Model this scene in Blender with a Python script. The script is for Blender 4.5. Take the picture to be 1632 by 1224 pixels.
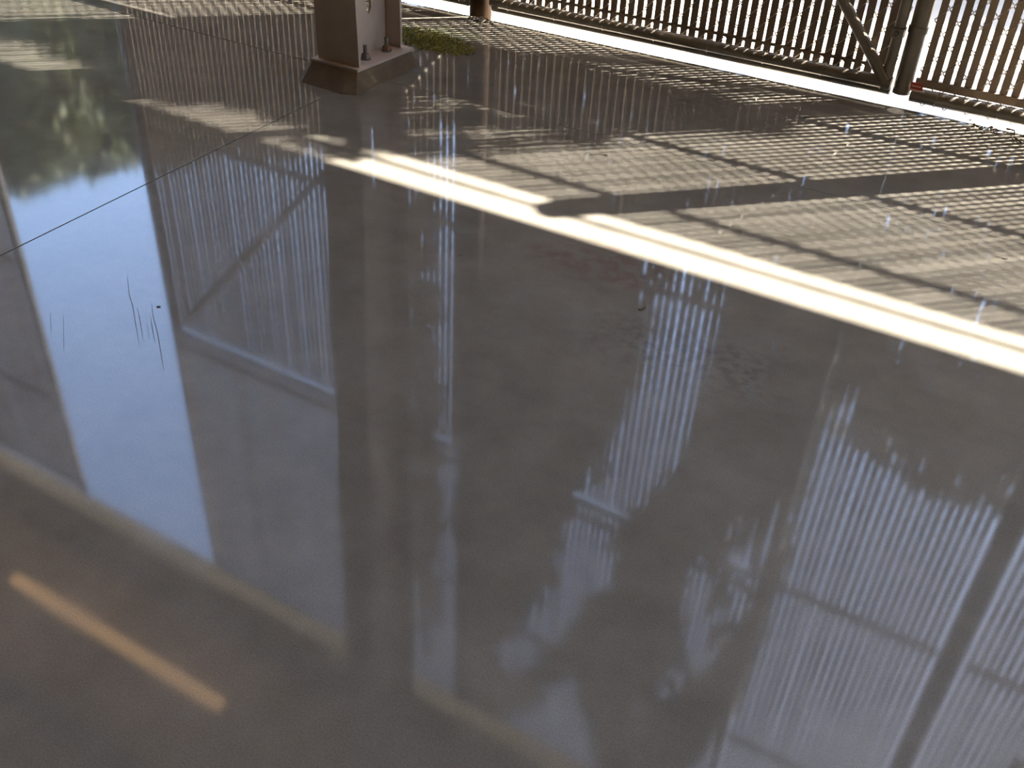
import bpy, math, random
from mathutils import Vector, Matrix
random.seed(7)
S = bpy.context.scene
C = S.collection
for o in list(bpy.data.objects):
    bpy.data.objects.remove(o, do_unlink=True)

# ------------------------------------------------------------------ camera
H_EYE = 1.55
FPX, CX, CY = 1565.0, 816.0, 612.0
dn = Vector((690 - CX, 2820 - CY, FPX)).normalized()            # straight down, in image axes (x right, y down, z forward)
v1 = Vector((-2620 - CX, -725 - CY, FPX)); v1 = (v1 - dn * v1.dot(dn)).normalized()
aX = -v1; aZ = -dn; aY = aZ.cross(aX)                           # world axes seen in image axes
cam = bpy.data.cameras.new('camera')
cam.sensor_width = 36.0
cam.lens = FPX * 36.0 / 1632.0
cam.clip_start = 0.05; cam.clip_end = 500
co = bpy.data.objects.new('camera', cam); C.objects.link(co)
right = Vector((aX[0], aY[0], aZ[0])); down = Vector((aX[1], aY[1], aZ[1])); fwd = Vector((aX[2], aY[2], aZ[2]))
m = Matrix((right, -down, -fwd)).transposed().to_4x4()
m.translation = Vector((0, 0, H_EYE))
co.matrix_world = m
S.camera = co

# ------------------------------------------------------------------ sky, sun, exposure
KX, KY = 0.348, 0.36                                             # shadow offset per metre of height
sun_dir = Vector((KX, KY, 1)).normalized()
SUN_STRENGTH, SKY_STRENGTH = 50.0, 1.5
w = bpy.data.worlds.new('world'); S.world = w; w.use_nodes = True
nt = w.node_tree; nt.nodes.clear()
sky = nt.nodes.new('ShaderNodeTexSky'); sky.sky_type = 'NISHITA'; sky.sun_disc = False
sky.sun_elevation = math.asin(sun_dir.z); sky.sun_rotation = math.atan2(sun_dir.x, sun_dir.y)
sky.altitude = 100; sky.air_density = 1.0; sky.dust_density = 1.6; sky.ozone_density = 1.5
bg = nt.nodes.new('ShaderNodeBackground'); bg.inputs['Strength'].default_value = SKY_STRENGTH
wo = nt.nodes.new('ShaderNodeOutputWorld')
nt.links.new(sky.outputs[0], bg.inputs[0]); nt.links.new(bg.outputs[0], wo.inputs[0])
sl = bpy.data.lights.new('sun', 'SUN'); sl.energy = SUN_STRENGTH; sl.angle = math.radians(0.53); sl.color = (1.0, 0.93, 0.82)
so = bpy.data.objects.new('sun', sl); C.objects.link(so)
so.rotation_euler = sun_dir.to_track_quat('Z', 'Y').to_euler(); so.location = sun_dir * 40
vs = S.view_settings
vs.view_transform = 'Standard'; vs.look = 'None'; vs.gamma = 1.0; vs.exposure = 0.0; vs.use_curve_mapping = False

# ------------------------------------------------------------------ materials
class NT:
    def __init__(s, name):
        s.m = bpy.data.materials.new(name); s.m.use_nodes = True
        s.t = s.m.node_tree; s.p = s.t.nodes['Principled BSDF']; s.out = s.t.nodes['Material Output']
    def n(s, kind, **kw):
        x = s.t.nodes.new(kind)
        for k, v in kw.items():
            if hasattr(x, k): setattr(x, k, v)
            else: x.inputs[k.replace('_', ' ')].default_value = v
        return x
    def l(s, a, b): s.t.links.new(a, b)
    def coord(s):
        return s.n('ShaderNodeNewGeometry').outputs['Position']
    def noise(s, vec, scale, detail=4, rough=0.55, dist=0.0):
        x = s.n('ShaderNodeTexNoise'); s.l(vec, x.inputs['Vector'])
        x.inputs['Scale'].default_value = scale; x.inputs['Detail'].default_value = detail
        x.inputs['Roughness'].default_value = rough; x.inputs['Distortion'].default_value = dist
        return x.outputs['Fac']
    def ramp(s, fac, stops):
        r = s.n('ShaderNodeValToRGB'); s.l(fac, r.inputs[0]); e = r.color_ramp.elements
        while len(e) < len(stops): e.new(0.5)
        for el, (p, c) in zip(e, stops):
            el.position = p; el.color = (c[0], c[1], c[2], 1) if len(c) == 3 else c
        return r.outputs[0]
    def mix(s, fac, a, b, mode='MIX'):
        x = s.n('ShaderNodeMix', data_type='RGBA', blend_type=mode)
        for sock, v in ((x.inputs[0], fac), (x.inputs[6], a), (x.inputs[7], b)):
            if hasattr(v, 'default_value'): s.l(v, sock)
            elif isinstance(v, (int, float)): sock.default_value = v
            else: sock.default_value = (*v, 1)
        return x.outputs[2]
    def math(s, op, a, b=0.0):
        x = s.n('ShaderNodeMath', operation=op)
        for i, v in enumerate((a, b)):
            if hasattr(v, 'default_value'): s.l(v, x.inputs[i])
            else: x.inputs[i].default_value = v
        return x.outputs[0]
    def bump(s, height, strength, dist=0.01):
        b = s.n('ShaderNodeBump'); s.l(height, b.inputs['Height'])
        b.inputs['Strength'].default_value = strength; b.inputs['Distance'].default_value = dist
        s.l(b.outputs[0], s.p.inputs['Normal']); return b

def plain(name, c1, c2, scale=8, rough=0.6, metal=0.0, bump=0.0, detail=5):
    t = NT(name); v = t.coord(); f = t.noise(v, scale, detail)
    t.l(t.ramp(f, [(0.3, c1), (0.7, c2)]), t.p.inputs['Base Color'])
    t.p.inputs['Roughness'].default_value = rough; t.p.inputs['Metallic'].default_value = metal
    if bump: t.bump(t.noise(v, scale * 6, 4), bump, 0.004)
    return t.m

def blob(t, v, cx, cy, rx, ry):
    """soft elliptical stain mask around one floor spot"""
    sp = t.n('ShaderNodeSeparateXYZ'); t.l(v, sp.inputs[0])
    a = t.math('DIVIDE', t.math('SUBTRACT', sp.outputs[0], cx), rx); b = t.math('DIVIDE', t.math('SUBTRACT', sp.outputs[1], cy), ry)
    d = t.math('SQRT', t.math('ADD', t.math('MULTIPLY', a, a), t.math('MULTIPLY', b, b)))
    d = t.math('ADD', d, t.math('MULTIPLY', t.math('SUBTRACT', t.noise(v, 7, 5), 0.5), 1.6))
    x = t.n('ShaderNodeMapRange'); t.l(d, x.inputs[0])
    x.inputs[1].default_value = 0.3; x.inputs[2].default_value = 1.1; x.inputs[3].default_value = 1.0; x.inputs[4].default_value = 0.0
    return x.outputs[0]

def floor_material():
    t = NT('polished_concrete'); v = t.coord()
    big = t.noise(v, 1.1, 5, 0.6, 0.4); mid = t.noise(v, 6, 6, 0.65); fine = t.noise(v, 260, 2, 0.6)
    c = t.ramp(big, [(0.3, (0.146, 0.132, 0.110)), (0.7, (0.192, 0.177, 0.150))])
    c = t.mix(0.35, c, t.ramp(mid, [(0.3, (0.55, 0.55, 0.55)), (0.7, (1.25, 1.25, 1.25))]), 'MULTIPLY')
    c = t.mix(0.5, c, t.ramp(fine, [(0.35, (0.7, 0.7, 0.7)), (0.65, (1.2, 1.2, 1.2))]), 'MULTIPLY')
    st = t.math('MULTIPLY', blob(t, v, -1.15, 2.68, 0.30, 0.16), t.ramp(t.noise(v, 22, 5), [(0.42, (0, 0, 0)), (0.6, (1, 1, 1))]))
    c = t.mix(t.math('MULTIPLY', st, 0.55), c, (0.13, 0.075, 0.065))
    st2 = t.math('MULTIPLY', blob(t, v, -0.72, 2.34, 0.34, 0.20), t.ramp(t.noise(v, 30, 5), [(0.45, (0, 0, 0)), (0.6, (1, 1, 1))]))
    c = t.mix(t.math('MULTIPLY', st2, 0.5), c, (0.085, 0.08, 0.085))
    moss = blob(t, v, -3.05, 4.42, 0.34, 0.20)
    c = t.mix(t.math('MULTIPLY', moss, 0.85), c, (0.115, 0.125, 0.03))
    t.l(c, t.p.inputs['Base Color'])
    r = t.n('ShaderNodeMapRange'); t.l(mid, r.inputs[0])
    r.inputs[1].default_value = 0.3; r.inputs[2].default_value = 0.75; r.inputs[3].default_value = 0.045; r.inputs[4].default_value = 0.068
    rr = t.math('ADD', r.outputs[0], t.math('MULTIPLY', moss, 0.5))
    t.l(rr, t.p.inputs['Roughness'])
    t.p.inputs['IOR'].default_value = 1.5
    hgt = t.math('ADD', t.math('MULTIPLY', t.noise(v, 2.2, 2), 1.0), t.math('MULTIPLY', t.noise(v, 14, 3), 0.10))
    t.bump(hgt, 1.0, 0.00010)
    return t.m

def slat_material(name, c1, c2, trans):
    t = NT(name); v = t.coord()
    f = t.noise(v, 5, 4)
    c = t.ramp(f, [(0.3, c1), (0.7, c2)])
    t.l(c, t.p.inputs['Base Color']); t.p.inputs['Roughness'].default_value = 0.45
    tr = t.n('ShaderNodeBsdfTranslucent'); t.l(c, tr.inputs[0])
    mx = t.n('ShaderNodeMixShader'); mx.inputs[0].default_value = trans
    t.l(t.p.outputs[0], mx.inputs[1]); t.l(tr.outputs[0], mx.inputs[2]); t.l(mx.outputs[0], t.out.inputs[0])
    return t.m

def leaf_material(name, a, b):
    t = NT(name); v = t.coord(); c = t.ramp(t.noise(v, 1.6, 3), [(0.35, a), (0.65, b)])
    t.l(c, t.p.inputs['Base Color']); t.p.inputs['Roughness'].default_value = 0.6
    tr = t.n('ShaderNodeBsdfTranslucent'); t.l(c, tr.inputs[0])
    mx = t.n('ShaderNodeMixShader'); mx.inputs[0].default_value = 0.25
    t.l(t.p.outputs[0], mx.inputs[1]); t.l(tr.outputs[0], mx.inputs[2]); t.l(mx.outputs[0], t.out.inputs[0])
    return t.m

def emit_material(name, col, strength):
    t = NT(name); t.p.inputs['Base Color'].default_value = (*col, 1)
    t.p.inputs['Emission Color'].default_value = (*col, 1); t.p.inputs['Emission Strength'].default_value = strength
    return t.m

M = dict(
    floor=floor_material(),
    base=plain('sub_base', (0.05, 0.045, 0.04), (0.09, 0.08, 0.07), 10, 0.9),
    apron=plain('pale_concrete', (0.42, 0.38, 0.325), (0.50, 0.46, 0.40), 2, 0.85, 0, 0.2),
    grass=plain('lawn', (0.05, 0.075, 0.02), (0.12, 0.13, 0.045), 3, 0.9, 0, 0.6),
    steel=plain('primed_steel', (0.37, 0.30, 0.25), (0.46, 0.38, 0.32), 6, 0.42, 0.0, 0.08),
    grout=plain('grout', (0.085, 0.058, 0.032), (0.13, 0.092, 0.052), 14, 0.85, 0, 0.35),
    bolt=plain('anchor_steel', (0.14, 0.12, 0.10), (0.24, 0.21, 0.18), 30, 0.45, 0.6),
    rust=plain('rusted_nut', (0.16, 0.07, 0.035), (0.24, 0.12, 0.06), 30, 0.8),
    pipe=plain('dull_galvanised', (0.17, 0.15, 0.12), (0.26, 0.23, 0.19), 9, 0.38, 0.55, 0.05),
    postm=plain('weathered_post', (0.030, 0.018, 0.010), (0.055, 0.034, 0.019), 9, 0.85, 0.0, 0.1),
    wire=plain('mesh_wire', (0.28, 0.24, 0.19), (0.38, 0.33, 0.27), 20, 0.35, 0.6),
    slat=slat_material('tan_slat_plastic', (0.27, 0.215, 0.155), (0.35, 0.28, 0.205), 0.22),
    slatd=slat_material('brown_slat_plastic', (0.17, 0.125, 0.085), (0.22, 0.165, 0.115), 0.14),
    roof=plain('roof_lining', (0.45, 0.285, 0.14), (0.54, 0.35, 0.18), 1.5, 0.8),
    purlin=plain('purlin_paint', (0.10, 0.085, 0.07), (0.15, 0.125, 0.105), 4, 0.6),
    eave=plain('eave_paint', (0.70, 0.60, 0.48), (0.78, 0.67, 0.54), 3, 0.6),
    wall=plain('wall_sheet', (0.13, 0.115, 0.095), (0.18, 0.16, 0.135), 1.5, 0.7),
    lamp=emit_material('warm_tube', (1.0, 0.58, 0.24), 3.8),
    white=plain('lamp_housing', (0.5, 0.48, 0.44), (0.6, 0.58, 0.54), 6, 0.5),
    bark=plain('bark', (0.07, 0.05, 0.035), (0.13, 0.10, 0.07), 12, 0.9, 0, 0.5),
    leafA=leaf_material('dark_leaves', (0.030, 0.042, 0.014), (0.065, 0.075, 0.028)),
    leafB=leaf_material('olive_leaves', (0.07, 0.085, 0.028), (0.12, 0.13, 0.05)),
    moss=plain('moss', (0.20, 0.19, 0.03), (0.31, 0.28, 0.065), 25, 0.9),
    dry=plain('dead_leaf', (0.035, 0.025, 0.015), (0.08, 0.055, 0.03), 60, 0.8),
    blue=plain('blue_grey_lichen', (0.10, 0.11, 0.20), (0.20, 0.21, 0.33), 60, 0.8),
    grit=plain('grit', (0.13, 0.11, 0.09), (0.25, 0.22, 0.18), 40, 0.9),
    red=plain('red_tag', (0.40, 0.045, 0.02), (0.46, 0.06, 0.03), 20, 0.5),
    scratch=plain('scratch_dust', (0.10, 0.085, 0.075), (0.16, 0.14, 0.12), 60, 0.8),
    tagw=plain('tag_white', (0.62, 0.55, 0.45), (0.7, 0.63, 0.53), 20, 0.6),
)

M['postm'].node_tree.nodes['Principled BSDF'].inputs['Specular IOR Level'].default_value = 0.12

# ------------------------------------------------------------------ mesh helpers
class MB:
    def __init__(s): s.v = []; s.f = []
    def box(s, x0, x1, y0, y1, z0, z1):
        b = len(s.v)
        s.v += [(x, y, z) for z in (z0, z1) for y in (y0, y1) for x in (x0, x1)]
        s.f += [tuple(b + i for i in q) for q in ((0, 2, 3, 1), (4, 5, 7, 6), (0, 1, 5, 4), (2, 6, 7, 3), (0, 4, 6, 2), (1, 3, 7, 5))]
        return s
    def hexa(s, bot, top):
        b = len(s.v); s.v += list(bot) + list(top)
        s.f += [(b+3, b+2, b+1, b), (b+4, b+5, b+6, b+7)] + [(b+i, b+(i+1) % 4, b+4+(i+1) % 4, b+4+i) for i in range(4)]
        return s
    def tube(s, pts, r, n=10, cap=True):
        pts = [Vector(p) for p in pts]; b = len(s.v); rs = r if isinstance(r, (list, tuple)) else [r] * len(pts)
        for i, p in enumerate(pts):
            d = (pts[min(i+1, len(pts)-1)] - pts[max(i-1, 0)]).normalized()
            u = d.cross(Vector((0, 0, 1)) if abs(d.z) < 0.9 else Vector((1, 0, 0))).normalized(); q = d.cross(u)
            for k in range(n):
                a = 2 * math.pi * k / n
                s.v.append(tuple(p + (u * math.cos(a) + q * math.sin(a)) * rs[i]))
        for i in range(len(pts) - 1):
            for k in range(n):
                s.f.append((b+i*n+k, b+i*n+(k+1) % n, b+(i+1)*n+(k+1) % n, b+(i+1)*n+k))
        if cap:
            s.f.append(tuple(b + k for k in range(n))[::-1]); s.f.append(tuple(b + (len(pts)-1)*n + k for k in range(n)))
        return s
    def mesh(s, name, mat, smooth=False):
        me = bpy.data.meshes.new(name); me.from_pydata(s.v, [], s.f); me.update(); me.materials.append(M[mat])
        if smooth:
            me.polygons.foreach_set('use_smooth', [True] * len(me.polygons))
            try: me.set_sharp_from_angle(angle=math.radians(40))
            except Exception: pass
        return me
    def build(s, name, mat, parent=None, smooth=False):
        o = bpy.data.objects.new(name, s.mesh(name, mat, smooth)); C.objects.link(o); o.parent = parent; return o

def empty(name, loc=(0, 0, 0)):
    o = bpy.data.objects.new(name, None); C.objects.link(o); o.location = loc; o.empty_display_size = 0.1; return o
def tag(o, label, cat, group=None):
    o['label'] = label; o['category'] = cat
    if group: o['group'] = group
    return o
def struct(o): o['kind'] = 'structure'; return o

# ------------------------------------------------------------------ setting: floor, ground, roof, walls
FY = 5.02                                                       # fence plane
EDGE = 4.93                                                     # slab edge
JY = 3.72                                                       # joint along the fence
def jx(y): return -2.773 - 0.0827 * (y - 1.66)                  # joint running away from the fence
G = 0.0032
X0, X1, Y0 = -15.0, 9.0, -9.0
floor = struct(MB().box(X0, X1, Y0, EDGE - 0.02, -0.30, -0.12).build('floor', 'base'))
def slab(name, corners):
    bot = [(x, y, -0.119) for x, y in corners]; top = [(x, y, 0) for x, y in corners]
    return MB().hexa(bot, top).build(name, 'floor', floor)
slab('floor_slab', [(X0, Y0), (jx(Y0) - G, Y0), (jx(JY) - G, JY - G), (X0, JY - G)])
G2 = .0013
slab('floor_slab', [(jx(Y0) + G, Y0), (X1, Y0), (X1, JY - G2), (jx(JY) + G, JY - G2)])
slab('floor_slab', [(X0, JY + G), (jx(JY) - G, JY + G), (jx(EDGE) - G, EDGE), (X0, EDGE)])
slab('floor_slab', [(jx(JY) + G, JY + G2), (X1, JY + G2), (X1, EDGE), (jx(EDGE) + G, EDGE)])

struct(MB().box(-60, 40, EDGE + 0.002, 8.6, -0.30, -0.035).build('ground_apron', 'apron'))
struct(MB().box(-60, 40, 8.6, 70, -0.30, -0.045).build('ground_lawn', 'grass'))

EO, EH = 5.18, 6.57                                             # outer eave edge
RS = 0.085                                                      # roof rises inwards
def rz(y): return 6.80 + (FY - y) * RS
roof = struct(MB().hexa([(X0, Y0, rz(Y0)), (X1, Y0, rz(Y0)), (X1, EO, rz(EO)), (X0, EO, rz(EO))],
                        [(X0, Y0, rz(Y0) + .05), (X1, Y0, rz(Y0) + .05), (X1, EO, rz(EO) + .05), (X0, EO, rz(EO) + .05)]).build('ceiling', 'roof'))
for y in (4.70, 3.05, 1.75, 0.45, -0.85, -2.15, -3.45, -4.75, -6.05, -7.35):
    MB().box(X0, X1, y - .04, y + .04, rz(y) - .19, rz(y) - .004).build('purlin', 'purlin', roof)
struct(MB().box(X0, X1, Y0 - .12, Y0, -0.30, rz(Y0)).build('wall_back', 'wall'))
struct(MB().hexa([(X0 - .12, Y0, -.3), (X0, Y0, -.3), (X0, 4.9, -.3), (X0 - .12, 4.9, -.3)], [(X0 - .12, Y0, rz(Y0)), (X0, Y0, rz(Y0)), (X0, 4.9, rz(4.9)), (X0 - .12, 4.9, rz(4.9))]).build('wall_left', 'wall'))
struct(MB().hexa([(X1, Y0, -.3), (X1 + .12, Y0, -.3), (X1 + .12, 4.9, -.3), (X1, 4.9, -.3)], [(X1, Y0, rz(Y0)), (X1 + .12, Y0, rz(Y0)), (X1 + .12, 4.9, rz(4.9)), (X1, 4.9, rz(4.9))]).build('wall_right', 'wall'))

eb = empty('eave_beam', (-3, FY, EH))
for nm, a in (('soffit', (4.945, EO, EH, EH + .012)), ('fascia', (EO - .012, EO, EH + .012, rz(EO))), ('inner_web', (4.945, 4.957, EH + .012, rz(4.95)))):
    o = MB().box(X0 + .05, X1 - .05, *a).build(nm, 'eave', eb); o.matrix_parent_inverse = eb.matrix_basis.inverted()
tag(eb, 'long beige eave beam mirrored in the floor along the roof edge', 'beam')

# ------------------------------------------------------------------ steel column on its grout pad
def kid(o, parent):
    o.parent = parent; o.matrix_parent_inverse = parent.matrix_basis.inverted(); return o
col = tag(empty('steel_column', (-2.98, 3.75, 0)), 'brown tapered steel column bolted to a grout pad on the floor', 'column')
XL, XR, TZ = -3.11, -2.87, 6.3
LEAN = 0.03
def fr(z): return 3.575 - LEAN * z
t = .014
kid(MB().hexa([(XL, fr(.09), .09), (XR, fr(.09), .09), (XR, fr(.09) + t, .09), (XL, fr(.09) + t, .09)],
              [(XL, fr(TZ), TZ), (XR, fr(TZ), TZ), (XR, fr(TZ) + t, TZ), (XL, fr(TZ) + t, TZ)]).build('inner_flange', 'steel'), col)
kid(MB().box(XL + .03, XR - .03, 3.935, 3.95, .09, TZ).build('outer_flange', 'steel'), col)
# web with a slotted hole: four plates around the slot
xm = (XL + XR) / 2; wx = .006
web = MB()
s0, s1, y0s, y1s = .262, .62, 3.784, 3.822
web.hexa([(xm - wx, fr(.09) + t, .09), (xm + wx, fr(.09) + t, .09), (xm + wx, 3.935, .09), (xm - wx, 3.935, .09)],
         [(xm - wx, fr(s0) + t, s0), (xm + wx, fr(s0) + t, s0), (xm + wx, 3.935, s0), (xm - wx, 3.935, s0)])
web.hexa([(xm - wx, fr(s0) + t, s0), (xm + wx, fr(s0) + t, s0), (xm + wx, y0s, s0), (xm - wx, y0s, s0)],
         [(xm - wx, fr(s1) + t, s1), (xm + wx, fr(s1) + t, s1), (xm + wx, y0s, s1), (xm - wx, y0s, s1)])
web.hexa([(xm - wx, y0s, s0), (xm + wx, y0s, s0), (xm + wx, (y0s + y1s) / 2, s0), (xm - wx, (y0s + y1s) / 2, s0)],
         [(xm - wx, y0s, s0 + .025), (xm + wx, y0s, s0 + .025), (xm + wx, (y0s + y1s) / 2, s0 + .001), (xm - wx, (y0s + y1s) / 2, s0 + .001)])
web.hexa([(xm - wx, (y0s + y1s) / 2, s0), (xm + wx, (y0s + y1s) / 2, s0), (xm + wx, y1s, s0), (xm - wx, y1s, s0)],
         [(xm - wx, (y0s + y1s) / 2, s0 + .001), (xm + wx, (y0s + y1s) / 2, s0 + .001), (xm + wx, y1s, s0 + .025), (xm - wx, y1s, s0 + .025)])
web.box(xm - wx, xm + wx, y1s, 3.935, s0, s1)
web.hexa([(xm - wx, fr(s1) + t, s1), (xm + wx, fr(s1) + t, s1), (xm + wx, 3.935, s1), (xm - wx, 3.935, s1)],
         [(xm - wx, fr(TZ) + t, TZ), (xm + wx, fr(TZ) + t, TZ), (xm + wx, 3.935, TZ), (xm - wx, 3.935, TZ)])
kid(web.build('web', 'steel'), col)
kid(MB().box(-3.135, -2.855, 3.54, 3.985, .078, .09).build('base_plate', 'steel'), col)
pad = MB()
bots = [(-3.125, 3.455), (-2.875, 3.44), (-2.815, 3.475), (-2.835, 3.97), (-2.87, 4.03), (-3.13, 4.03), (-3.175, 3.98), (-3.17, 3.49)]
tops = [(-3.12, 3.535), (-2.90, 3.535), (-2.86, 3.545), (-2.855, 3.96), (-2.87, 3.985), (-3.12, 3.985), (-3.14, 3.97), (-3.14, 3.55)]
mids = [((a[0]*.62 + b[0]*.38), (a[1]*.58 + b[1]*.42)) for a, b in zip(tops, bots)]
for ring, z in ((bots, 0), (mids, .045), (tops, .078)):
    pad.v += [(x, y, z) for x, y in ring]
for r_ in (0, 1):
    for i in range(8): pad.f.append((r_*8 + i, r_*8 + (i+1) % 8, r_*8 + 8 + (i+1) % 8, r_*8 + 8 + i))
pad.f.append(tuple(range(16, 24))); pad.f.append(tuple(range(7, -1, -1)))
kid(pad.build('grout_pad', 'grout'), col)
for (bx, by, mat) in ((-2.925, 3.69, 'bolt'), (-2.925, 3.855, 'rust'), (-3.065, 3.69, 'bolt'), (-3.065, 3.855, 'rust')):
    b = kid(MB().tube([(bx, by, .088), (bx, by, .155)], .0095, 12).build('anchor_bolt', 'bolt', None, True), col)
    nut = MB().tube([(bx, by, .096), (bx, by, .116)], .0175, 6).build('nut', mat); kid(nut, b)
    ws = MB().tube([(bx, by, .0895), (bx, by, .096)], .026, 18).build('washer', 'bolt', None, True); kid(ws, b)

raf = tag(empty('roof_rafter', (-2.99, 3.4, 6.1)), 'dark steel rafter running inward from the top of the steel column', 'beam')
y_a, y_b = 3.93, Y0 + .05
for nm, xa, xb, zo0, zo1 in (('bottom_flange', -.11, .11, -.62, -.605), ('web', -.006, .006, -.605, -.21), ('top_flange', -.11, .11, -.21, -.195)):
    kid(MB().hexa([(-2.99 + xa, y_b, rz(y_b) + zo0), (-2.99 + xb, y_b, rz(y_b) + zo0), (-2.99 + xb, y_a, rz(y_a) + zo0 + .15 * (nm != 'top_flange')), (-2.99 + xa, y_a, rz(y_a) + zo0 + .15 * (nm != 'top_flange'))],
                  [(-2.99 + xa, y_b, rz(y_b) + zo1), (-2.99 + xb, y_b, rz(y_b) + zo1), (-2.99 + xb, y_a, rz(y_a) + zo1 + .15 * (nm == 'bottom_flange')), (-2.99 + xa, y_a, rz(y_a) + zo1 + .15 * (nm == 'bottom_flange'))]).build(nm, 'steel'), raf)

# ------------------------------------------------------------------ slatted chain-link panels
PITCH, SW, ST, PER = 0.0508, 0.0335, 0.006, 0.113
slat_cache = {}
def slat_mesh(z0, z1, wd, mat):
    k = (round(z0, 3), round(z1, 3), wd, mat)
    if k not in slat_cache:
        slat_cache[k] = MB().box(-wd/2, wd/2, -ST/2, ST/2, z0, z1).mesh('slat', mat)
    return slat_cache[k]
def slats(parent, xa, xb, z0, z1, y, wd=SW, mat='slat', skip=()):
    n = round((xb - xa) / PITCH); pit = (xb - xa) / n; off = xa + pit / 2
    xs = []
    for i in range(n):
        x = off + i * pit; xs.append(x)
        if i in skip: continue
        o = bpy.data.objects.new('slat', slat_mesh(z0, z1, wd, mat)); C.objects.link(o); o.parent = parent
        o.location = (x + random.uniform(-.0022, .0022) - parent.location.x, y - parent.location.y + random.uniform(-.0008, .0008), random.uniform(-.006, .006) - parent.location.z)
        o.rotation_euler = (0, random.uniform(-.0006, .0006), random.uniform(-.05, .05))
    return xs
def mesh_wire(parent, xs, z0, z1, y, hook=True):
    mb = MB(); r = 0.0031; ya = ST / 2 + .0035; hp = PITCH / 2
    for i, x in enumerate(xs):
        z = z0 + (0 if i % 2 == 0 else 0) - PER * .12; pts = []
        ph = (i % 2) * .5 * PER
        z += ph - PER * .5
        while z < z1:
            for dx, yy, dz in ((-hp * .93, -ya, .04), (hp * .93, -ya, .46), (hp * .93, ya, .54), (-hp * .93, ya, .96)):
                zz = z + dz * PER
                if z0 - .035 <= zz <= z1: pts.append((x + dx, y + yy, zz))
            z += PER
        if len(pts) > 1: mb.tube(pts, r, 3, False)
    o = kid(mb.build('chain_link_mesh', 'wire'), parent); o['kind'] = 'stuff'; return o
def hrail(parent, name, xa, xb, z, r, y, mat='pipe'):
    return kid(MB().tube([(xa, y, z), (xb, y, z)], r, 12).build(name, mat, None, True), parent)
def vrail(parent, name, x, z0, z1, r, y, mat='pipe'):
    return kid(MB().tube([(x, y, z0), (x, y, z1)], r, 12).build(name, mat, None, True), parent)
def ties(parent, xa, xb, z, r, y, step=.30):
    x = xa + .12
    while x < xb - .05:
        pts = [(x + .004 * math.sin(a), y + (r + .003) * math.cos(a), z + (r + .003) * math.sin(a)) for a in [k * math.pi / 6 for k in range(13)]]
        kid(MB().tube(pts, .0022, 4, False).build('tie_wire', 'wire'), parent); x += step

RAIL_Y = FY - .045                                              # rails stand on the inner side of the mesh
# -- the two gate leaves
def gate_leaf(name, label, xa, xb, brace_from, brace_to, top):
    g = tag(empty(name, ((xa + xb) / 2, FY, 0.0)), label, 'gate', 'slatted gate leaves')
    hrail(g, 'bottom_rail', xa, xb, .092, .030, RAIL_Y); hrail(g, 'lower_rail', xa, xb, .050, .019, RAIL_Y + .02)
    hrail(g, 'middle_rail', xa, xb, 1.38, .024, RAIL_Y); hrail(g, 'top_rail', xa, xb, top, .024, RAIL_Y)
    vrail(g, 'stile', xa + .028, .06, top, .026, RAIL_Y); vrail(g, 'stile', xb - .028, .06, top, .026, RAIL_Y)
    kid(MB().tube([(brace_from[0], RAIL_Y - .012, brace_from[1]), (brace_to[0], RAIL_Y - .012, brace_to[1])], .026, 12).build('diagonal_brace', 'pipe', None, True), g)
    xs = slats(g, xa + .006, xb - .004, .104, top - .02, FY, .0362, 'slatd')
    kid(MB().box(xa + .03, xb - .03, FY - .009, FY + .009, .143, .157).build('bottom_channel', 'slatd'), g)
    mesh_wire(g, xs, .045, top, FY); ties(g, xa, xb, .092, .030, RAIL_Y)
    return g
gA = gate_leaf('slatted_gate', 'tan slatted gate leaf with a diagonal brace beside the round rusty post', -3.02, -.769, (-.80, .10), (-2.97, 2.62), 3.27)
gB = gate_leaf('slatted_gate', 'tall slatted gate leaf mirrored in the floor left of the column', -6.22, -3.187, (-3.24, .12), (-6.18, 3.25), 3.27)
hg = kid(MB().box(-.825, -.770, RAIL_Y - .035, RAIL_Y + .03, .305, .35).build('hinge_clamp', 'pipe'), gA)
kid(MB().tube([(-.80, RAIL_Y - .06, .328), (-.80, RAIL_Y + .05, .328)], .012, 8).build('hinge_bolt', 'bolt', None, True), hg)
# -- fixed panels
def fixed_panel(label, xa, xb, z0, z1, rails, bottom=True, top_open=False):
    p = tag(empty('slatted_fence_panel', ((xa + xb) / 2, FY, max(0, z0))), label, 'fence panel', 'slatted fence panels along the slab edge')
    for z, r in rails: hrail(p, 'rail', xa, xb, z, r, RAIL_Y)
    xs = slats(p, xa + .004, xb - .004, z0, z1, FY)
    kid(MB().box(xa, xb, FY - .009, FY + .009, z0 - .034, z0 + .004).build('bottom_channel', 'slat'), p)
    mesh_wire(p, xs, z0 - .11 if bottom else z0 - .02, z1, FY)
    if bottom: ties(p, xa, xb, rails[0][0], rails[0][1], RAIL_Y, .28)
    return p
pr = fixed_panel('tan slatted fence panel standing right of the gate, light showing between slats', -.668, .415, .125, 5.56, [(.062, .034), (1.40, .024), (3.28, .024), (4.95, .024)])
gp = vrail(pr, 'stile', -.722, 0.045, 6.28, .042, FY)
for z in (.33, 1.42, 2.9): kid(MB().tube([(-.722, FY, z), (-.722, FY, z + .028)], .046, 18).build('band', 'pipe', None, True), gp)
fixed_panel('slatted fence panel beyond the thick round post, mirrored at the right floor edge', .585, 3.2, .125, 5.56, [(.062, .034), (1.40, .024), (3.28, .024), (4.95, .024)])
fixed_panel('upper slatted panel above the gate right of the round rusty post', -3.054, -.772, 3.335, 6.28, [(3.41, .024), (4.95, .024), (6.26, .018)], False)
fixed_panel('upper slatted panel above the gate leaf mirrored left of the column', -6.22, -3.187, 3.335, 6.28, [(3.41, .024), (6.26, .018)], False)
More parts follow.
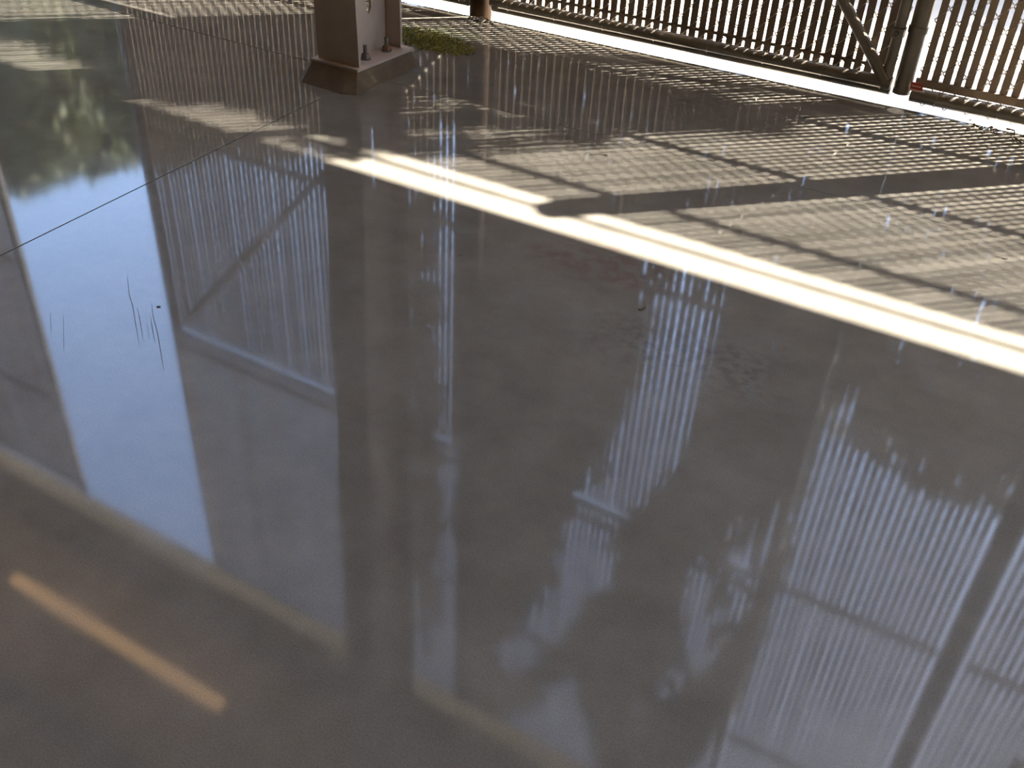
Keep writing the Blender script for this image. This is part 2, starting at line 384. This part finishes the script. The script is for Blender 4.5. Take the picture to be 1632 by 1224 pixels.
fixed_panel('short slatted infill panel close under the eave above the right fence panel', -.668, -.30, 5.86, 6.28, [(5.84, .02)], False)
fixed_panel('slatted fence panel on the far side of the open gateway, mirrored at left edge', -11.0, -8.40, .125, 6.28, [(.062, .034), (3.28, .024), (4.95, .024)])
tr = tag(empty('fence_top_rail', (1.4, FY, 5.78)), 'thin steel top rail above the slatted panels right of the gate', 'rail')
hrail(tr, 'pipe', -.676, 3.2, 5.78, .017, FY)

# -- posts
def round_post(x, r, z1, label, mat='pipe', y=FY):
    p = tag(empty('fence_post', (x, y, 0)), label, 'post', 'posts of the slatted fence')
    kid(MB().tube([(x, y, -.04), (x, y, z1)], r, 20).build('shaft', mat, None, True), p)
    kid(MB().tube([(x, y, z1), (x, y, z1 + .008), (x, y, z1 + .02)], [r * 1.06, r * 1.06, r * .6], 20).build('cap', mat, None, True), p)
    return p
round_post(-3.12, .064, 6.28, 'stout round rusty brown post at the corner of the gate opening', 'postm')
round_post(-6.26, .036, 6.28, 'slim round end post on the column side of the open gateway')
round_post(-8.36, .04, 6.28, 'slim round end post on the far side of the open gateway')
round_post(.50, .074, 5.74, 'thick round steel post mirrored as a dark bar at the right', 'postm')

# ------------------------------------------------------------------ linear lamp under the roof
lz, ly = 6.62, 3.87
lp = tag(empty('linear_lamp', (-6.6, ly, lz)), 'warm glowing tube lamp mirrored as an orange streak in the floor', 'lamp')
kid(MB().box(-8.22, -5.12, ly - .05, ly + .05, lz + .03, lz + .09).build('housing', 'white'), lp)
kid(MB().box(-8.2, -5.14, ly - .065, ly + .065, lz - .03, lz + .03).build('diffuser', 'lamp'), lp)
for x in (-8.0, -6.6, -5.2): kid(MB().box(x - .02, x + .02, ly - .02, ly + .02, lz + .09, rz(ly)).build('hanger', 'white'), lp)

# ------------------------------------------------------------------ trees
def inside(p, poly):
    x, y = p; c = False; j = len(poly) - 1
    for i in range(len(poly)):
        if (poly[i][1] > y) != (poly[j][1] > y) and x < (poly[j][0] - poly[i][0]) * (y - poly[i][1]) / (poly[j][1] - poly[i][1]) + poly[i][0]: c = not c
        j = i
    return c
def leaf_quad(mb, p, s):
    u = Vector((random.gauss(0, 1), random.gauss(0, 1), random.gauss(0, .7))).normalized()
    q = u.cross(Vector((random.gauss(0, 1), random.gauss(0, 1), random.gauss(0, 1)))).normalized()
    b = len(mb.v); p = Vector(p)
    mb.v += [tuple(p - u * s), tuple(p + q * s * .45), tuple(p + u * s), tuple(p - q * s * .45)]
    mb.f.append((b, b+1, b+2, b+3))
def trunk(parent, base, top, r, branches):
    mb = MB(); base = Vector(base); top = Vector(top); mid = base.lerp(top, .5) + Vector((random.uniform(-.2, .2), random.uniform(-.2, .2), 0))
    mb.tube([base, mid, top], [r, r * .75, r * .35], 10)
    kid(mb.build('trunk', 'bark', None, True), parent)
    for b in branches:
        s = base.lerp(top, random.uniform(.35, .85)); b = Vector(b)
        kid(MB().tube([s, s.lerp(b, .5) + Vector((0, 0, .15)), b], [r * .35, r * .2, r * .07], 6).build('branch', 'bark', None, True), parent)
SKYP = [[(-3.45, .6), (-3.18, .6), (-3.15, 3.18), (-3.14, 5.85), (-3.3, 6.4), (-3.46, 6.4)],
        [(-2.03, 1.17), (-1.18, 1.24), (-1.15, 1.99), (-1.41, 2.73), (-1.76, 3.31), (-1.75, 3.96), (-1.99, 4.53), (-2.28, 5.27), (-2.76, 5.95), (-2.85, 5.32), (-2.41, 4.41), (-2.26, 3.38), (-1.96, 2.43), (-1.83, 1.68)],
        [(-.7, 2.65), (-.7, 3.07), (-.75, 3.64), (-.86, 4.3), (-1.29, 5.23), (-1.78, 5.88), (-1.2, 4.39), (-1.34, 3.65), (-1.19, 3.19)]]
def tall_tree(label, px, py, x0, x1, z1, n, size, gaps=SKYP, mat='leafA', z0=.4, group='trees beyond the fence'):
    """crown filled between x0..x1 and up to z1, with open gaps of sky between the boughs"""
    T = tag(empty('leafy_tree', (px, py, -.045)), label, 'tree', group)
    mb = MB(); k = 0
    while k < n:
        z = random.uniform(z0, z1); u = (z - z0) / (z1 - z0)
        half = (x1 - x0) / 2 * min(1.0, 1.25 * math.sqrt(max(0, 1 - u ** 4)))
        x = (x0 + x1) / 2 + random.uniform(-half, half); y = py + random.uniform(-.7, .7)
        s = FY / y; pf = (x * s, (z + H_EYE) * s - H_EYE)
        if any(inside((pf[0] + random.gauss(0, .05), pf[1] + random.gauss(0, .07)), g_) for g_ in gaps): k += 1; continue
        leaf_quad(mb, (x, y, z), size * random.uniform(.7, 1.3)); k += 1
    kid(mb.build('crown', mat), T)
    trunk(T, (px, py, -.045), ((x0 + x1) / 2, py, z1 * .9), .10 + z1 * .012, [(random.uniform(x0, x1), py + random.uniform(-.5, .5), random.uniform(z1 * .4, z1 * .95)) for _ in range(5)])
    return T
tall_tree('tall dark tree right behind the gate, its crown mirrored beside the column', -4.9, 9.6, -6.9, -3.6, 12.6, 11000, .17)
tall_tree('tall dark tree behind the right gate end, mirrored in the middle of the floor', -2.8, 11.5, -4.65, -1.5, 15.6, 11000, .19)
tall_tree('low bushy tree behind the right fence panel with sky above it', .35, 9.2, -1.6, 1.9, 4.75, 5000, .15, [])
tall_tree('olive green tree seen mirrored through the open gateway, nearest the far post', -21.5, 14, -24.5, -19.6, 9.3, 11000, .28, [], 'leafB')
tall_tree('olive green tree seen mirrored through the open gateway, middle of three', -21.6, 16.2, -23.2, -20.1, 9.5, 8000, .28, [], 'leafB')
tall_tree('olive green tree seen mirrored through the open gateway, nearest the column', -16.6, 14, -18.2, -14.8, 7.2, 8000, .27, [], 'leafB')
tall_tree('broad dark shrub tree behind the gate leaf left of the column', -11.6, 11.8, -14.0, -9.3, 4.95, 5000, .21, [], 'leafA')
# spreading tree whose crown shades the gate area
DARK = [(-4.97, 3.22), (-3.82, 4.31), (-3.25, 4.43), (-2.81, 4.5), (-2.27, 4.47), (-1.51, 4.53), (-1.05, 4.46), (-.99, 4.29), (-1.31, 4.09), (-1.65, 3.78), (-1.69, 3.62), (-2.03, 3.27), (-2.13, 3.13), (-2.43, 2.96), (-2.89, 3.03), (-3.28, 3.01), (-3.36, 2.9), (-3.68, 2.91), (-4.17, 3.04), (-4.61, 3.10), (-4.77, 3.07)]
LIT = [(-2.74, 3.72), (-2.39, 3.83), (-1.77, 3.9), (-1.63, 3.77), (-2.06, 3.31), (-2.33, 3.15)]
T = tag(empty('spreading_tree', (3.9, 9.6, -.045)), 'tall spreading tree whose crown shades the floor by the gate', 'tree')
mb = MB(); k = 0
while k < 5200:
    x = random.uniform(-5.1, -.9); y = random.uniform(2.85, 4.6)
    if not inside((x, y), DARK): continue
    k += 1
    if inside((x, y), LIT) and random.random() < .72: continue
    z = random.uniform(10.2, 12.6)
    leaf_quad(mb, (x + KX * z, y + KY * z, z), random.uniform(.07, .13))
kid(mb.build('crown', 'leafA'), T)
trunk(T, (3.9, 9.6, -.045), (2.6, 8.4, 11.0), .26, [(x + KX * 11, y + KY * 11, 11.2) for x, y in ((-4.4, 3.3), (-3.6, 3.8), (-2.8, 4.2), (-2.0, 4.2), (-1.5, 4.3), (-3.0, 3.3))])

# ------------------------------------------------------------------ small things on the floor
moss = tag(empty('moss_patch', (-3.0, 4.38, 0)), 'green moss and weeds growing on the floor beside the column', 'moss')
mb = MB()
for _ in range(2600):
    a = random.uniform(0, 2 * math.pi); r_ = math.sqrt(random.random())
    x = -3.02 + .27 * r_ * math.cos(a) - .10 * r_ * math.sin(a); y = 4.37 + .15 * r_ * math.sin(a)
    leaf_quad(mb, (x, y, random.uniform(.001, .016)), random.uniform(.0045, .009))
o = kid(mb.build('moss_mat', 'moss'), moss); o['kind'] = 'stuff'
mb = MB()
for _ in range(26):
    x = random.gauss(-2.98, .05); y = random.gauss(4.34, .03); l = random.uniform(.03, .06); a = random.uniform(0, 6.28)
    p0 = Vector((x, y, 0)); p1 = p0 + Vector((math.cos(a) * l * .4, math.sin(a) * l * .4, l * .8)); p2 = p0 + Vector((math.cos(a) * l, math.sin(a) * l, l * .7))
    mb.tube([p0, p1, p2], [.003, .0025, .0006], 4)
o = kid(mb.build('grass_blades', 'moss'), moss); o['kind'] = 'stuff'

def grit_clump(x, y, n, r, label):
    g = tag(empty('grit_clump', (x, y, 0)), label, 'debris', 'grit by the slab edge'); mb = MB()
    for _ in range(n):
        px = x + random.gauss(0, r); py = y + random.gauss(0, r * .5); s = random.uniform(.006, .016)
        vs_ = [(px + s * random.uniform(.6, 1) * dx, py + s * random.uniform(.6, 1) * dy, max(0, s * .5 * (dz + 1))) for dx, dy, dz in ((1, 0, 0), (-1, 0, 0), (0, 1, 0), (0, -1, 0), (0, 0, 1), (0, 0, -1))]
        b = len(mb.v); mb.v += vs_
        mb.f += [(b+i, b+j, b+k_) for i, j, k_ in ((0, 2, 4), (2, 1, 4), (1, 3, 4), (3, 0, 4), (2, 0, 5), (1, 2, 5), (3, 1, 5), (0, 3, 5))]
    o = kid(mb.build('grit', 'grit'), g); o['kind'] = 'stuff'
grit_clump(-3.03, 4.885, 60, .035, 'small heap of grit and dead matter at the foot of the rusty post')
grit_clump(-.28, 4.895, 26, .05, 'scatter of grit along the slab edge under the right fence panel')

def dead_leaf(x, y, s, a, label, mat='dry'):
    mb = MB(); ca, sa = math.cos(a), math.sin(a); P = []
    for u, wd, zz in ((-1, 0, .25), (-.4, .42, .05), (.3, .36, .12), (1, 0, .4)):
        for sg in ((1, -1) if wd else (0,)):
            px, py = u * s, sg * wd * s
            P.append((x + px * ca - py * sa, y + px * sa + py * ca, .001 + abs(zz) * s * .5))
    top = [(p[0], p[1], p[2] + .0012) for p in P]
    mb.v = P + top
    for q in ((0, 1, 2), (1, 3, 4, 2), (3, 5, 4)):
        mb.f.append(tuple(q[::-1])); mb.f.append(tuple(i + 6 for i in q))
    for a_, b_ in ((0, 2), (2, 4), (4, 5), (5, 3), (3, 1), (1, 0)): mb.f.append((a_, b_, b_ + 6, a_ + 6))
    return tag(mb.build('dead_leaf', mat), label, 'leaf', 'dead leaves on the floor')
dead_leaf(-1.943, 4.603, .014, .3, 'tiny dark leaf on the dim floor near the gate, farther of two')
dead_leaf(-1.905, 4.36, .014, 2.4, 'tiny dark leaf on the dim floor near the gate, nearer of two')
dead_leaf(-1.582, 2.456, .0055, 0, 'black speck lying on the floor right of the column reflection')
dead_leaf(-.93, 2.49, .014, .9, 'small dark leaf just inside the bright sun strip, on shaded floor')
dead_leaf(-.02, 3.55, .010, .2, 'small dark leaf on sunlit floor at the right edge')
dead_leaf(-2.93, 4.66, .012, .5, 'small dark leaf beside the moss, toward the rusty post')
dead_leaf(-2.45, 4.52, .010, 1.2, 'tiny upright dark leaf on the floor between moss and gate')
dead_leaf(-1.02, 4.52, .016, .1, 'dark curled leaf on the slat shadows near the right gate end')
dead_leaf(-2.13, 1.66, .007, .7, 'small black leaf fragment on the bluish sky reflection')
dead_leaf(-.24, 4.88, .022, .5, 'blue-grey crumpled leaf under the right fence panel', 'blue')
def twig(pts, r, label):
    o = MB().tube(pts, r, 5).build('twig', 'dry', None, True); return tag(o, label, 'twig', 'twigs on the floor')
twig([(-1.625, 3.49, .003), (-1.60, 3.515, .006), (-1.565, 3.535, .003)], .0018, 'thin twig on the sunlit slatted floor')
twig([(-.215, 4.93, .012), (-.18, 4.90, .02), (-.165, 4.83, .010), (-.13, 4.80, .004)], .004, 'dark bent twig lying under the right fence panel')

tg = tag(empty('warning_tag', (-.645, FY - .075, .10)), 'small red and white tag at the foot of the right gate upright', 'tag')
kid(MB().box(-.675, -.618, FY - .088, FY - .084, .098, .130).build('card', 'red'), tg)
kid(MB().box(-.668, -.628, FY - .0895, FY - .0885, .112, .116).build('stripe', 'tagw'), tg)
kid(MB().box(-.675, -.606, FY - .089, FY - .083, .090, .098).build('backing', 'tagw'), tg)

# hairline scratches in the floor polish
SCR = [[(-2.3473, 1.7355), (-2.2538, 1.6595), (-2.204, 1.6269), (-2.1157, 1.5593), (-2.0186, 1.4854)], [(-2.1783, 1.6228), (-2.1187, 1.5783), (-2.0347, 1.5136)], [(-2.1607, 1.662), (-2.1012, 1.6119), (-2.0269, 1.5595), (-1.9469, 1.4964), (-1.8712, 1.4366)], [(-2.1071, 1.6078), (-2.051, 1.5631), (-1.9956, 1.5211)], [(-2.0896, 1.5776), (-2.0206, 1.5235)], [(-2.353, 1.4561), (-2.2666, 1.3917)], [(-2.3086, 1.466), (-2.1603, 1.348)]]
def scratch(pts, wd=.0011):
    mb = MB(); n = len(pts)
    for i, (x, y) in enumerate(pts):
        a = pts[max(0, i - 1)]; b = pts[min(n - 1, i + 1)]; d = Vector((b[0] - a[0], b[1] - a[1])).normalized(); t_ = wd * (.35 + .65 * math.sin(math.pi * i / (n - 1)))
        mb.v += [(x - d.y * t_, y + d.x * t_, .0002), (x + d.y * t_, y - d.x * t_, .0002), (x - d.y * t_, y + d.x * t_, .0005), (x + d.y * t_, y - d.x * t_, .0005)]
    for i in range(n - 1):
        b = i * 4; mb.f += [(b+2, b+3, b+7, b+6), (b+1, b, b+4, b+5), (b, b+2, b+6, b+4), (b+3, b+1, b+5, b+7)]
    mb.f += [(0, 1, 3, 2), ((n-1)*4, (n-1)*4+2, (n-1)*4+3, (n-1)*4+1)]
    mb.build('scratch', 'scratch', floor)
for q in SCR: scratch(q)
